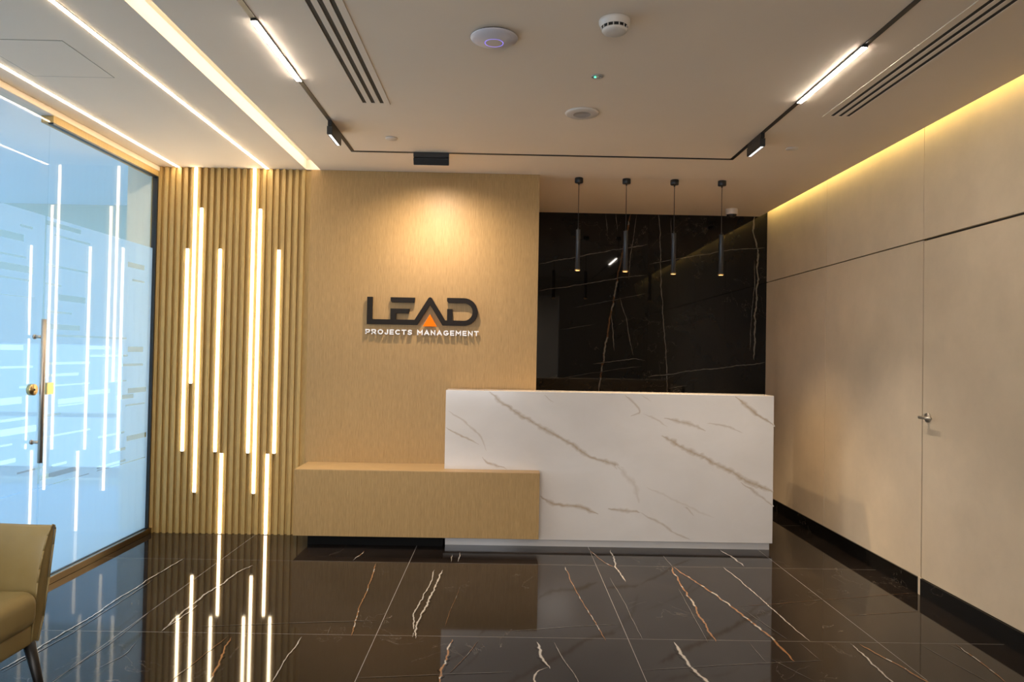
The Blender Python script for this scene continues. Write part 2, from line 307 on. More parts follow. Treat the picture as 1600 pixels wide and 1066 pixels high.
FILM_GAPS = [(4.093, 4.425, 2.036, 2.062), (3.875, 3.978, 1.989, 2.001), (3.361, 3.906, 1.911, 1.947), (4.169, 4.525, 1.984, 1.995), (3.366, 3.929, 1.823, 1.832), (4.115, 4.509, 1.807, 1.817), (3.369, 3.989, 1.747, 1.783), (3.372, 3.963, 1.702, 1.711), (4.1, 4.248, 1.699, 1.71), (4.222, 4.494, 1.619, 1.654), (3.376, 4.015, 1.614, 1.617), (4.118, 4.356, 1.543, 1.554), (4.111, 4.442, 1.449, 1.479), (4.191, 4.993, 1.408, 1.42), (4.98, 5.21, 1.906, 1.941), (5.047, 5.216, 1.815, 1.828), (3.388, 3.929, 1.329, 1.356), (4.545, 4.789, 1.337, 1.358), (5.012, 5.223, 1.322, 1.358), (3.393, 4.014, 1.232, 1.243), (4.122, 4.562, 1.246, 1.26), (4.894, 5.229, 1.224, 1.24), (4.119, 4.444, 1.178, 1.194), (4.56, 5.014, 1.29, 1.302), (3.906, 3.999, 1.123, 1.134), (4.19, 4.569, 1.121, 1.129), (4.792, 5.008, 1.12, 1.129), (4.559, 4.801, 1.052, 1.079), (5.027, 5.282, 1.035, 1.07), (3.401, 3.931, 1.041, 1.078), (4.248, 4.512, 1.013, 1.044), (4.882, 5.106, 1.0, 1.028), (4.249, 4.501, 1.0, 1.008), (5.002, 5.271, 0.948, 0.958), (3.406, 3.983, 0.953, 0.966), (3.408, 4.059, 0.879, 0.915), (4.126, 4.28, 0.953, 0.963), (4.141, 4.584, 0.831, 0.841), (4.676, 4.998, 0.767, 0.779), (5.03, 5.301, 0.705, 0.74), (3.411, 3.865, 0.826, 0.835), (4.816, 5.019, 0.65, 0.669), (4.206, 4.35, 0.656, 0.67), (4.673, 5.023, 0.57, 0.585), (3.416, 3.896, 0.732, 0.754), (3.909, 4.14, 0.663, 0.673), (4.102, 4.461, 0.596, 0.625), (3.423, 3.942, 0.557, 0.564), (4.007, 4.586, 0.554, 0.559), (4.674, 5.294, 0.555, 0.562)]
# ------------------------------------------------------------------ FLOOR: slab with individual tiles
floor = struct('floor', B(-7.0, 2.60, -3.2, 8.2, -.12, -.0003), M['grout'])
T = 1.207; TX0, TY0 = -.588, 4.700
cache = {}
for i in range(-2, 3):
    for j in range(-4, 2):
        x0, x1 = TX0 + T * i, TX0 + T * (i + 1); y0, y1 = TY0 + T * j, TY0 + T * (j + 1)
        x0, x1 = max(x0, -2.61), min(x1, XR); y0, y1 = max(y0, -.6), min(y1, YB)
        if x1 - x0 < .05 or y1 - y0 < .05: continue
        g = .0014; key = (round(x1 - x0, 3), round(y1 - y0, 3))
        if key not in cache:
            bm = B(0, x1 - x0 - 2 * g, 0, y1 - y0 - 2 * g, -.01, 0)
            o = obj('floor_tile', bm, M['floor'], floor); cache[key] = o.data
        else:
            o = bpy.data.objects.new('floor_tile', cache[key]); C.objects.link(o); o.parent = floor
        o.location = (x0 + g, y0 + g, 0)
veins('floor_veins', FLOOR_VEINS, M['floorv'], floor, lambda p, e: (p.x, p.y, .0004 + e))

# ------------------------------------------------------------------ CEILING with its slot, cove edge and soffit
cb = bmesh.new(); c1 = CZ + .012
TK = .011
def cslab(x0, x1, y0, y1, z=CZ): bx(cb, x0, x1, y0, y1, z, CZ + .14)
SX0, SX1 = -1.490, -1.384                    # lit slot
cslab(-2.66, SX0, .7, YB); cslab(SX0, SX1, YW + .004, YB)
cslab(SX1, XR - .075, .7, YB + .02)
bx(cb, SX0, SX1, .7, YW + .03, CZ + .075, CZ + .14)
bx(cb, -2.70, XR + .2, .7, YB + .1, CZ + .30, CZ + .36)
ceiling = struct('ceiling', cb, M['ceil'])
obj('slot_light', B(SX1 - .012, SX1 - .001, 1.0, YW - .01, CZ + .035, CZ + .066), M['slotled'], ceiling)
obj('cove_light', B(XR - .073, XR - .058, .75, YB - .02, CZ + .11, CZ + .13), M['cove'], ceiling)
# ------------------------------------------------------------------ BACK WALLS
wsl = struct('wall_back_left', B(-2.70, -1.452, YW + .025, YB, 0, CZ - .0005), M['slat'], 'oak wall of narrow vertical slats between glass partition and sign wall')
p = .0479; g0 = -2.622; sd = {}
for k in range(25):
    x0 = g0 + p * k; w = .0253
    zt = CZ if k else 2.655
    if x0 + w > -1.452: break
    key = k == 0
    if key not in sd:
        o = obj('slat', B(0, w, 0, .0255, 0, zt, bev=.0006, seg=1), M['slat'], wsl); sd[key] = o.data
    else: o = bpy.data.objects.new('slat', sd[key]); C.objects.link(o); o.parent = wsl
    o.location = (x0, YW, 0)
wlg = struct('wall_back_middle', B(-1.452, .238, YW + .004, YB, 0, CZ - .0005), M['wood'], 'plain oak veneer wall carrying the dark sign')
wbk = struct('wall_back_right', B(-.2, 2.7, YB + .012, YB + .15, 0, CZ + .33), M['joint'], 'glossy black marble wall behind the reception desk')
for x0, x1 in ((.238, 1.3315), (1.3325, XR + .06)):
    obj('marble_slab', B(x0, x1, YB, YB + .012, 0, CZ + .30), M['bwall'], wbk)
veins('marble_veins', WALL_VEINS, M['bwallv'], wbk, lambda p, e: (p.x, YB - .0004 - e, p.y))
# ------------------------------------------------------------------ RIGHT WALL of fabric panels, with a flush door
wr = struct('wall_right', B(XR + .018, XR + .16, .7, YB + .1, 0, CZ + .33), M['joint'], 'beige panelled right wall washed by a yellow cove light')
ys = [YB, 5.4955, 4.214, 3.22, 2.0, .70]; g = .0022
for a, c in zip(ys, ys[1:]):
    obj('wall_panel', B(XR, XR + .018, c + g, a - g, 2.076, CZ + .32, bev=.001, seg=1), M['panel'], wr)
    if (a, c) != (4.214, 3.22):
        obj('wall_panel', B(XR, XR + .018, c + g, a - g, .096, 2.068, bev=.001, seg=1), M['panel'], wr)
for y in ys[1:4]:
    obj('joint_trim', B(XR + .010, XR + .0185, y - .004, y + .004, .1, 2.6), M['bronze'], wr)
door = struct('door_1', B(XR - .001, XR + .0175, 3.226, 4.205, .100, 2.062, bev=.0015, seg=1), M['panel'], 'flush beige door with a small chrome lever in right wall')
hy, hz = 4.150, 1.035
hb = bmesh.new(); tube(hb, (XR - .001, hy, hz), (XR - .010, hy, hz), .027, n=32)
hd = obj('handle_rose', hb, M['steel'], door, True)
hb = bmesh.new(); tube(hb, (XR - .010, hy, hz), (XR - .050, hy, hz), .0085, n=16); tube(hb, (XR - .046, hy + .010, hz), (XR - .050, hy - .105, hz + .002), .0095, .0075, n=16)
bmesh.ops.create_uvsphere(hb, u_segments=14, v_segments=8, radius=.0095, matrix=Matrix.Translation((XR - .046, hy + .010, hz)))
obj('door_handle', hb, M['steel'], hd, True)
bs = struct('baseboard_right', B(XR - .012, XR, 4.232, YB, 0, .098, bev=.001, seg=1), M['bwall'], 'black marble skirting below the beige right wall')
obj('skirting_length', B(XR - .012, XR, .72, 4.200, 0, .098, bev=.001, seg=1), M['bwall'], bs)
obj('door_jamb_foot', B(XR - .006, XR + .002, 4.2008, 4.2312, 0, .100), M['panel'], bs)
# ------------------------------------------------------------------ wall with the opening the photograph is taken through, and the lobby behind
wf = bmesh.new()
bx(wf, -2.7, -2.0, .58, .70, 0, CZ + .36); bx(wf, .95, XR + .16, .58, .70, 0, CZ + .36); bx(wf, -2.0, .95, .58, .70, 2.4, CZ + .36)
struct('wall_front', wf, M['plaster'])
lb = bmesh.new()
bx(lb, -3.0, -2.9, -3.1, .58, 0, 2.9); bx(lb, 2.5, 2.6, -3.1, .58, 0, 2.9); bx(lb, -3, 2.6, -3.2, -3.1, 0, 2.9); bx(lb, -3, 2.6, -3.2, .58, 2.8, 2.9)
struct('wall_lobby', lb, M['plaster'])
# ------------------------------------------------------------------ office beyond the glass
ob = bmesh.new()
bx(ob, -7.0, -6.9, -.2, 8.2, 0, .45); bx(ob, -7.0, -6.9, -.2, 8.2, 2.5, 2.9)
bx(ob, -7.0, -2.70, 7.1, 7.2, 1.37, 2.9); bx(ob, -7.0, -2.70, 7.1, 7.2, 0, .06);
[bx(ob, x - .035, x + .035, 7.1, 7.2, .06, 1.37) for x in (-6.2, -5.35, -4.5, -3.65, -2.8)]; bx(ob, -7.0, -2.70, 7.12, 7.18, .66, .70); bx(ob, -7.0, -2.70, -.3, -.2, 0, 2.9)
for y in (.4, 2.0, 3.6, 5.2, 6.6): bx(ob, -6.98, -6.90, y - .05, y + .05, .45, 2.5)
bx(ob, -2.80, -2.70, YW + .005, 7.1, 0, 2.9); bx(ob, -2.70, -2.626, YW + .005, YW + .024, 0, 2.6905); bx(ob, -3.0, -2.63, -.3, 0.58, 0, 2.9)
struct('wall_office', ob, M['office'])
struct('ceiling_office', B(-7.0, -2.66, -.3, 7.2, 2.74, 2.9), M['officeceil'])
struct('floor_office_bounce', B(-6.9, -2.66, -.2, 7.1, .0, .012), M['officefloor'])  # sheet added over the slab to bounce light up into the office
# ------------------------------------------------------------------ HEADER above the glass
hdr = struct('trim_1', B(-2.66, -2.565, .70, YW + .0255, 2.655, CZ - .0005, bev=.004), M['ceil'], 'pale boxed header above the glass partition')
hr = thing('header_rail', 'gold-brown rail along the top of the fixed glass panel', 'rail', (-2.59, 4.7, 2.612))
obj('rail', B(-2.64, -2.571, 4.094, YW - .004, 2.616, 2.655), M['slat'], hr)
obj('gasket', B(-2.60, -2.571, 4.094, YW - .004, 2.606, 2.616), M['black'], hr)
bc = thing('floor_channel', 'bronze floor channel holding the fixed frosted glass panel', 'channel', (-2.59, 4.7, 0))
for x0, x1 in ((-2.615, -2.597), (-2.579, -2.552)):
    obj('rail', B(x0, x1, 4.094, YW - .002, 0.001, .040, bev=.001, seg=1), M['bronze'], bc)
obj('gasket', B(-2.597, -2.579, 4.094, YW - .002, .001, .043), M['black'], bc)
def filmgeo(y0, y1, z0, z1, x):
    gaps = [(max(a, y0), min(c, y1), e, f) for a, c, e, f in FILM_GAPS if c > y0 + .01 and a < y1 - .01]
    zs = sorted({z0, z1, *[q for g_ in gaps for q in g_[2:]]}); b = bmesh.new()
    for a, c in zip(zs, zs[1:]):
        zm = (a + c) / 2; hs = sorted((g_[0], g_[1]) for g_ in gaps if g_[2] < zm < g_[3]); cur = y0; runs = []
        for h0, h1 in hs:
            if h0 > cur: runs.append((cur, h0))
            cur = max(cur, h1)
        if cur < y1: runs.append((cur, y1))
        for r0, r1 in runs:
            b.faces.new([b.verts.new(q) for q in ((x, r0, a), (x, r1, a), (x, r1, c), (x, r0, c))])
    return b
fx = thing('glass_partition', 'fixed frosted glass panel between glass door and slatted wall', 'glass panel', (-2.59, 4.7, 0))
obj('glass_pane', B(-2.591, -2.581, 4.092, YW - .02, .042, 2.608), [M['glassback'], M['glass']], fx)
obj('frosted_film', filmgeo(4.094, YW - .021, .044, 2.084, -2.5925), M['film'], fx)
obj('edge_frame', B(-2.605, -2.571, YW - .020, YW - .002, .042, 2.608), M['black'], fx)
gd = thing('glass_door', 'frameless frosted glass door with long vertical steel pull bar', 'glass door', (-2.588, 3.5, 0))
obj('glass_pane', B(-2.591, -2.581, 2.95, 4.084, .012, 2.645), [M['glassback'], M['glass']], gd)
obj('frosted_film', filmgeo(2.952, 4.082, .014, 2.084, -2.5925), M['film'], gd)
hx = XG + .055
def pull(x, s):
    b = bmesh.new(); tube(b, (x, 4.00, .712), (x, 4.00, 1.500), .0125, n=24)
    h = obj('pull_bar', b, M['steel'], gd, True)
    for z in (.825, 1.402):
        b = bmesh.new(); tube(b, (x, 4.00, z), (XG + s * .004, 3.995, z), .0085, n=16); tube(b, (XG + s * .014, 3.995, z), (XG + s * .0045, 3.995, z), .013, n=20)
        obj('standoff', b, M['steel'], h, True)
pull(hx, 1)

b = bmesh.new(); tube(b, (-2.5808, 3.975, 1.113), (-2.556, 3.975, 1.113), .031, n=32); lk = obj('door_lock', b, M['brass'], gd, True)
b = bmesh.new(); tube(b, (-2.556, 3.975, 1.113), (-2.554, 3.975, 1.113), .006, n=16); obj('keyhole', b, M['black'], lk)
ks = obj('lock_keeper', B(-2.5808, -2.562, 4.094, 4.155, 1.080, 1.146, bev=.002), M['brass'], fx)
pass
gs = bpy.data.objects.new('glass_sidelight', None); C.objects.link(gs); gs.location = (-2.59, 1.8, 0); gs['kind'] = 'structure'  # unseen glass panel beyond the door, kept to seal off light
obj('glass_pane', B(-2.591, -2.581, .72, 2.942, .042, 2.645), [M['glassback'], M['glass']], gs)
obj('frosted_film', B(-2.5935, -2.5925, .72, 2.942, .042, 2.084), M['film'], gs)
b = B(-2.615, -2.552, .72, 2.942, .001, .040, bev=.001, seg=1); obj('rail', b, M['bronze'], gs)

for o in bpy.data.objects:
    if o.name.startswith('glass_pane'):
        for q in o.data.polygons: q.material_index = 1 if q.normal.x > .9 else 0
# ------------------------------------------------------------------ LED tubes on the slatted wall
tubes = [(5, .598, 2.09, 'leftmost long light tube on the slats, hung at mid height'), (6, 1.094, CZ - .001, 'left of two light tubes that start at the ceiling, ends at mid wall'),
 (7, .298, 2.392, 'light tube just right of the left ceiling-high tube, reaching lower'), (10, .596, 2.092, 'light tube standing alone between the two clusters, upper half'),
 (11, .001, .593, 'left of two short light tubes that touch the floor'), (15, .592, CZ - .001, 'right of two light tubes that start at the ceiling'),
 (16, .296, 2.394, 'light tube just right of the right ceiling-high tube, reaching lower'), (18, .001, .593, 'right of two short light tubes that touch the floor'),
 (19, .592, 2.094, 'rightmost long light tube on the slats beside the sign wall')]
for k, z0, z1, lab in tubes:
    xc = g0 + p * k + .0253 + .0113
    t = thing('light_tube', lab, 'light tube', (xc, YW, z0), 'glowing light tubes in the slatted wall')
    obj('housing', B(xc - .0105, xc + .0105, YW + .001, YW + .0245, z0, z1), M['alu'], t)
    obj('diffuser', B(xc - .0098, xc + .0098, YW - .006, YW - .0005, z0 + .004, z1 - .003, bev=.002), M['led'], t)
    for za, zb_ in ((z0, z0 + .004), (z1 - .003, z1)): obj('end_cap', B(xc - .0098, xc + .0098, YW - .006, YW - .0005, za, zb_), M['alu'], t)
# ------------------------------------------------------------------ ceiling strips
for x, y0, lab in ((-1.774, .9, 'thin ceiling light line nearer the recessed slot'), (-2.430, .9, 'thin ceiling light line nearer the glass partition')):
    t = thing('ceiling_light_strip', lab, 'strip light', (x, 3, CZ), 'ceiling light lines')
    obj('channel', B(x - .011, x + .011, y0, YW - .003, CZ - .0022, CZ - .0006), M['white'], t)
    obj('diffuser', B(x - .0085, x + .0085, y0, YW - .004, CZ - .0045, CZ - .0023), M['strip'], t)
# ------------------------------------------------------------------ magnetic track
XL, XK, YT = -1.037, 1.500, 4.820; tw = .012
t = thing('light_track', 'thin black magnetic track running in a U around the ceiling', 'track', (0, 3.5, CZ))
z0, z1 = CZ - .003, CZ - .0005
obj('track_rail', B(XL - tw, XL + tw, .9, YT + tw, z0, z1), M['black'], t)
obj('track_rail', B(XK - tw, XK + tw, .9, YT + tw, z0, z1), M['black'], t)
obj('track_rail', B(XL + tw, XK - tw, YT - tw, YT + tw, z0, z1), M['black'], t)
for x, y0, y1, lab in ((XL, 2.916, 3.557, 'bright linear light in the left run of the track'), (XK, 3.029, 3.704, 'bright linear light in the right run of the track')):
    t = thing('track_light_bar', lab, 'track light', (x, (y0 + y1) / 2, CZ - .012), 'bright bars in the ceiling track')
    obj('housing', B(x - .0125, x + .0125, y0 - .008, y1 + .008, CZ - .009, CZ - .0032), M['black'], t)
    obj('diffuser', B(x - .012, x + .012, y0, y1, CZ - .0115, CZ - .0092, bev=.001, seg=1), M['track'], t)
def head(axis, c, lab, tilt=0.0):
    t = thing('track_spot_head', lab, 'spotlight', (c[0], c[1], CZ - .09), 'black spot heads in the ceiling track')
    L = .118
    def bb(l0, l1, w0, w1, z0, z1, **k):
        if axis == 'Y': return B(c[0] + w0, c[0] + w1, c[1] + l0, c[1] + l1, z0, z1, **k)
        return B(c[0] + l0, c[0] + l1, c[1] + w0, c[1] + w1, z0, z1, **k)
    def tb(b):
        if tilt: bmesh.ops.rotate(b, verts=b.verts, cent=(c[0], c[1], CZ - .036), matrix=Matrix.Rotation(tilt, 3, 'X'))
        return b
    obj('adapter', bb(-L, L, -.011, .011, CZ - .030, CZ - .0032), M['black'], t)
    obj('hinge', bb(-L + .012, L - .012, -.006, .006, CZ - .034, CZ - .0302), M['darkgrey'], t)
    h = obj('lamp_body', tb(bb(-L, L, -.0155, .0155, CZ - .080, CZ - .0342, bev=.0015)), M['black'], t)
    lz = obj('lens_frame', tb(bb(-L + .004, L - .004, -.0125, .0125, CZ - .0815, CZ - .0802)), M['grille'], t)
    for i in range(10):
        a = -L + .010 + i * .0222
        obj('light_cell', tb(bb(a, a + .016, -.008, .008, CZ - .0828, CZ - .0816)), M['cell'], lz)
head('Y', (XL, 4.300), 'black spot head on the left run of the track')
head('X', (-.513, YT), 'black spot head on the cross run, above the sign', .5)
head('Y', (XK, 4.350), 'black spot head on the right run of the track')
# ------------------------------------------------------------------ slot diffusers
def vent(xs, x0, x1, y1, lab):
    y0 = 1.1; t = thing('air_vent', lab, 'air vent', ((x0 + x1) / 2, 2.6, CZ), 'linear slot vents')
    fr = bmesh.new(); hw = .0105
    cuts = [x0] + [q for c in xs for q in (c - hw, c + hw)] + [x1]
    bx(fr, x0, x1, y1 - .016, y1, CZ - .0045, CZ - .0006)
    for a, c in list(zip(cuts, cuts[1:]))[::2]: bx(fr, a, c, y0, y1 - .016, CZ - .0045, CZ - .0006)
    obj('frame', fr, M['ceil'], t)
    for c in xs: obj('slot', B(c - hw, c + hw, y0, y1 - .016, CZ - .0016, CZ - .0006), M['grille'], t)
vent((-.774, -.7275, -.681), -.805, -.640, 3.885, 'slot air vent left, between the left track run and sensor')
vent((1.765, 1.807, 1.849), 1.718, 1.885, 3.930, 'slot air vent right, between right track run and yellow cove')
# ------------------------------------------------------------------ ceiling fittings
t = thing('ceiling_hatch', 'flush square access hatch in the ceiling above the glass door', 'hatch', (-2.16, 3.38, CZ))
b = bmesh.new()
for q in ((-2.360, -1.960, 3.165, 3.168), (-2.360, -1.960, 3.589, 3.592), (-2.360, -2.357, 3.168, 3.589), (-1.963, -1.960, 3.168, 3.589)): bx(b, *q, CZ - .0014, CZ - .0004)
obj('joint', b, M['bronze'], t); obj('panel', B(-2.357, -1.963, 3.168, 3.589, CZ - .0012, CZ - .0004), M['ceil'], t)
c = (-.068, 3.020, CZ); t = thing('access_point', 'round white ceiling access point with a bluish ring', 'access point', c)
b = lathe(bmesh.new(), c, [(.0, -.0005), (.088, -.0005), (.095, -.007)]); obj('base', b, M['grille'], t, True)
b = lathe(bmesh.new(), c, [(.094, -.007), (.1005, -.009), (.098, -.013), (.085, -.020), (.066, -.026), (.0395, -.0305)]); obj('cover', b, mat('ap_white', (.58, .55, .58), .4), t, True)
b = lathe(bmesh.new(), c, [(.0395, -.0305), (.038, -.0312), (.0365, -.0305)]); obj('light_ring', b, M['ring'], t, True)
b = lathe(bmesh.new(), c, [(.0365, -.0305), (.028, -.032), (0, -.0325)]); obj('centre_cap', b, mat('ap_cap', (.58, .53, .50), .4), t, True)
obj('release_tab', B(c[0] - .007, c[0] + .007, c[1] + .093, c[1] + .101, CZ - .010, CZ - .004), M['black'], t)
c = (.413, 2.850, CZ); t = thing('smoke_detector', 'stepped white smoke detector near the top of the picture', 'detector', c)
b = lathe(bmesh.new(), c, [(.0, -.0005), (.060, -.0005), (.0625, -.004), (.0625, -.014), (.058, -.018), (.058, -.024), (.053, -.030)]); obj('base', b, M['white'], t, True)
b = lathe(bmesh.new(), c, [(.053, -.030), (.048, -.0305), (.047, -.040), (.050, -.0405)]); obj('smoke_chamber', b, M['grille'], t, True)
rb = bmesh.new()
for i in range(14):
    a = 2 * math.pi * i / 14; q = (c[0] + .0505 * math.cos(a), c[1] + .0505 * math.sin(a)); tube(rb, (q[0], q[1], CZ - .030), (q[0], q[1], CZ - .041), .0022, n=6)
obj('rib', rb, M['white'], t)
b = lathe(bmesh.new(), c, [(.0, -.0402), (.050, -.0402), (.0505, -.043), (.045, -.050), (.030, -.054), (0, -.055)]); obj('cover', b, M['white'], t, True)
c = (.418, 3.432, CZ); t = thing('emergency_sensor', 'tiny recessed ceiling sensor with a green light', 'sensor', c)
b = lathe(bmesh.new(), c, [(.0, -.0005), (.028, -.0005), (.029, -.003), (.024, -.005), (.021, -.0035), (0, -.003)]); obj('housing', b, mat('sensor_grey', (.42, .42, .42), .3, .4), t, True)
b = lathe(bmesh.new(), (c[0] - .009, c[1] + .002, CZ), [(.0, -.0085), (.004, -.007), (.0055, -.0032)], 14); obj('indicator', b, M['green'], t, True)
b = lathe(bmesh.new(), (c[0] + .006, c[1], CZ), [(.0, -.010), (.005, -.008), (.007, -.0032)], 14); obj('lens', b, M['steel'], t, True)
c = (.402, 3.955, CZ); t = thing('ceiling_speaker', 'flat round ceiling speaker with grey centre grille', 'speaker', c)
b = lathe(bmesh.new(), c, [(.0, -.0005), (.091, -.0005), (.094, -.004), (.090, -.009), (.080, -.0115), (.048, -.0125)]); obj('rim', b, M['white'], t, True)
b = lathe(bmesh.new(), c, [(.048, -.0125), (.046, -.0115), (0, -.0115)]); obj('grille', b, mat('speaker_grille', (.36, .33, .31), .6), t, True)
for c, lab in (((-.730, 4.505, CZ), 'small blank round ceiling cap left of the spot above the sign'), ((1.795, 4.540, CZ), 'small blank round ceiling cap right of the right spot head')):
    b = lathe(bmesh.new(), c, [(.0, -.0004), (.036, -.0004), (.038, -.004), (.036, -.0075), (0, -.009)]); o = obj('blanking_plate', b, M['white'], None, True); tag(o, lab, 'cap', 'blank ceiling caps')
c = (2.010, 6.440, CZ); t = thing('dome_camera', 'white dome security camera on the ceiling by the black wall', 'camera', c)
b = lathe(bmesh.new(), c, [(.0, -.0005), (.052, -.0005), (.0535, -.003), (.0535, -.042), (.049, -.048), (.044, -.050)]); obj('housing', b, M['white'], t, True)
b = lathe(bmesh.new(), c, [(.044, -.046), (.043, -.055), (.038, -.070), (.026, -.083), (.012, -.089), (0, -.090)]); obj('dome', b, mat('smoked_dome', (.02, .018, .016), .06), t, True)
# ------------------------------------------------------------------ pendants
for i, (x, zb_, lab) in enumerate(((.537, 1.992, 'first black tube pendant from the sign wall, above the desk'), (.896, 1.990, 'second black tube pendant from the sign wall'), (1.259, 1.979, 'third black tube pendant from the sign wall'), (1.618, 1.978, 'fourth black tube pendant, nearest the beige wall'))):
    y = 5.425; t = thing('pendant_light', lab, 'pendant light', (x, y, CZ), 'tube pendants above the desk')
    b = lathe(bmesh.new(), (x, y, CZ), [(0, -.0003), (.0295, -.0003), (.031, -.002), (.031, -.034), (.029, -.037), (.006, -.038), (.006, -.050), (0, -.050)], 28); obj('canopy', b, M['black'], t, True)
    b = bmesh.new(); tube(b, (x, y, CZ - .045), (x, y, zb_ + .312), .0024, n=8); obj('cable', b, M['black'], t)
    b = lathe(bmesh.new(), (x, y, zb_), [(.0, .325), (.004, .325), (.006, .312), (.0168, .310), (.0172, .305), (.0172, .012), (.015, .010)], 28); obj('lamp_shade', b, M['darkgrey'], t, True)
    b = lathe(bmesh.new(), (x, y, zb_), [(.015, .012), (.0205, .010), (.0215, .004), (.0195, .0), (.017, .001)], 28); obj('trim_ring', b, M['brass'], t, True)
    b = lathe(bmesh.new(), (x, y, zb_), [(.0, .003), (.0188, .001), (.0188, .008), (0, .008)], 28); obj('bulb', b, M['glow'], t, True)

# ------------------------------------------------------------------ RECEPTION DESK
DX0, DX1, DY, DZ, DB = -.407, 1.918, 5.120, 1.094, .052
t = thing('reception_desk', 'white marble reception desk with brown diagonal veins', 'desk', (.75, 5.4, 0))
bw = YW + .004
fp = obj('front_panel', B(DX0, DX1, DY, DY + .03, DB, DZ, bev=.0015, seg=1), M['marble'], t)
veins('marble_veins', DESK_VEINS, M['marblev'], fp, lambda p, e: (p.x, DY - .0004 - e, p.y), white=True)
obj('counter_ledge', B(DX0, DX1, DY + .0302, 5.335, DZ - .04, DZ, bev=.0015, seg=1), M['marble'], t)
obj('side_panel', B(DX0, DX0 + .03, DY + .0302, 5.335, DB, DZ - .0402), M['marble'], t)
obj('side_panel', B(DX1 - .03, DX1, DY + .0302, 5.85, DB, DZ - .0402), M['marble'], t)
obj('back_panel', B(.26, DX1 - .032, 5.305, 5.335, .74, DZ - .0402), M['marble'], t)
obj('worktop', B(.26, DX1 - .032, 5.3352, 5.85, .71, .74), M['wood_top'], t)
obj('plinth', B(DX0 + .012, DX1 - .012, DY + .03, 5.33, 0, DB - .0003), M['marble'], t)
# ------------------------------------------------------------------ low oak bench
t = thing('low_console', 'low oak veneer bench box floating across the desk front', 'bench', (-.6, 5.1, 0))
BX0, BX1, BY, BZ0, BZ1 = -1.425, .259, 4.994, .086, .537
obj('front_panel', B(BX0, BX1, BY, BY + .02, BZ0, BZ1 - .0005, bev=.0008, seg=1), M['wood'], t)
b = B(BX0, DX0 - .001, BY + .001, YW + .003, BZ1 - .0003, BZ1 + .0025); bx(b, DX0 - .001, BX1, BY + .001, DY - .001, BZ1 - .0003, BZ1 + .0025); obj('top_panel', b, M['wood_top'], t)
b = B(BX0 + .001, DX0 - .001, BY + .0202, YW + .003, BZ0, BZ1 - .0005); bx(b, DX0 - .001, BX1 - .001, BY + .0202, DY - .001, BZ0, BZ1 - .0005); obj('carcass', b, M['wood'], t)
obj('plinth', B(-1.352, DX0 - .002, BY + .11, YW + .003, 0, BZ0 - .0003), M['plinth'], t)
# ------------------------------------------------------------------ SIGN
t = thing('company_sign', 'dark LEAD sign with orange triangle and white small letters', 'sign', (-.6, 5.33, 1.6))
Y0, Y1 = 5.3115, 5.3315
b = bmesh.new()
prism(b, [(-1.013, 1.757), (-.974, 1.757), (-.974, 1.594), (-.841, 1.594), (-.841, 1.674), (-.702, 1.674), (-.707, 1.640), (-.801, 1.640), (-.801, 1.594), (-.664, 1.594), (-.6445, 1.557), (-1.013, 1.557)], Y0, Y1)
apex = [(-.5655, 1.7545), (-.560, 1.7595), (-.5525, 1.7615), (-.545, 1.7595), (-.5395, 1.7545)]
prism(b, [(-.664, 1.594)] + apex[:3] + [(-.5525, 1.706), (-.6445, 1.557)], Y0, Y1)
prism(b, apex[2:] + [(-.4395, 1.594), (-.459, 1.557), (-.5525, 1.706)], Y0, Y1)
# letter D: bottom bar with stem, top bar and bow
prism(b, [(-.459, 1.557), (-.3035, 1.557), (-.3035, 1.594), (-.387, 1.594), (-.387, 1.678), (-.426, 1.678), (-.426, 1.594), (-.4395, 1.594)], Y0, Y1)
prism(b, [(-.428, 1.760), (-.3035, 1.760), (-.3035, 1.723), (-.416, 1.723), (-.428, 1.735)], Y0, Y1)
cz, n = 1.6585, 20
for i in range(n):
    a0, a1 = [-math.pi / 2 + math.pi * q / n for q in (i, i + 1)]
    ro, ri = .1015, .0645
    prism(b, [(-.3035 + ro * math.cos(a) * 1.0, cz + ro * math.sin(a)) for a in (a0, a1)] + [(-.3035 + ri * math.cos(a), cz + ri * math.sin(a)) for a in (a1, a0)], Y0, Y1)
obj('large_letters', b, M['letter'], t)
obj('letter_bar', prism(bmesh.new(), [(-.842, 1.757), (-.663, 1.757), (-.667, 1.720), (-.832, 1.720), (-.842, 1.729)], Y0, Y1), M['letter'], t)
obj('triangle', prism(bmesh.new(), [(-.5515, 1.636), (-.500, 1.5475), (-.602, 1.5475)], Y0 - .002, Y1), M['orange'], t)
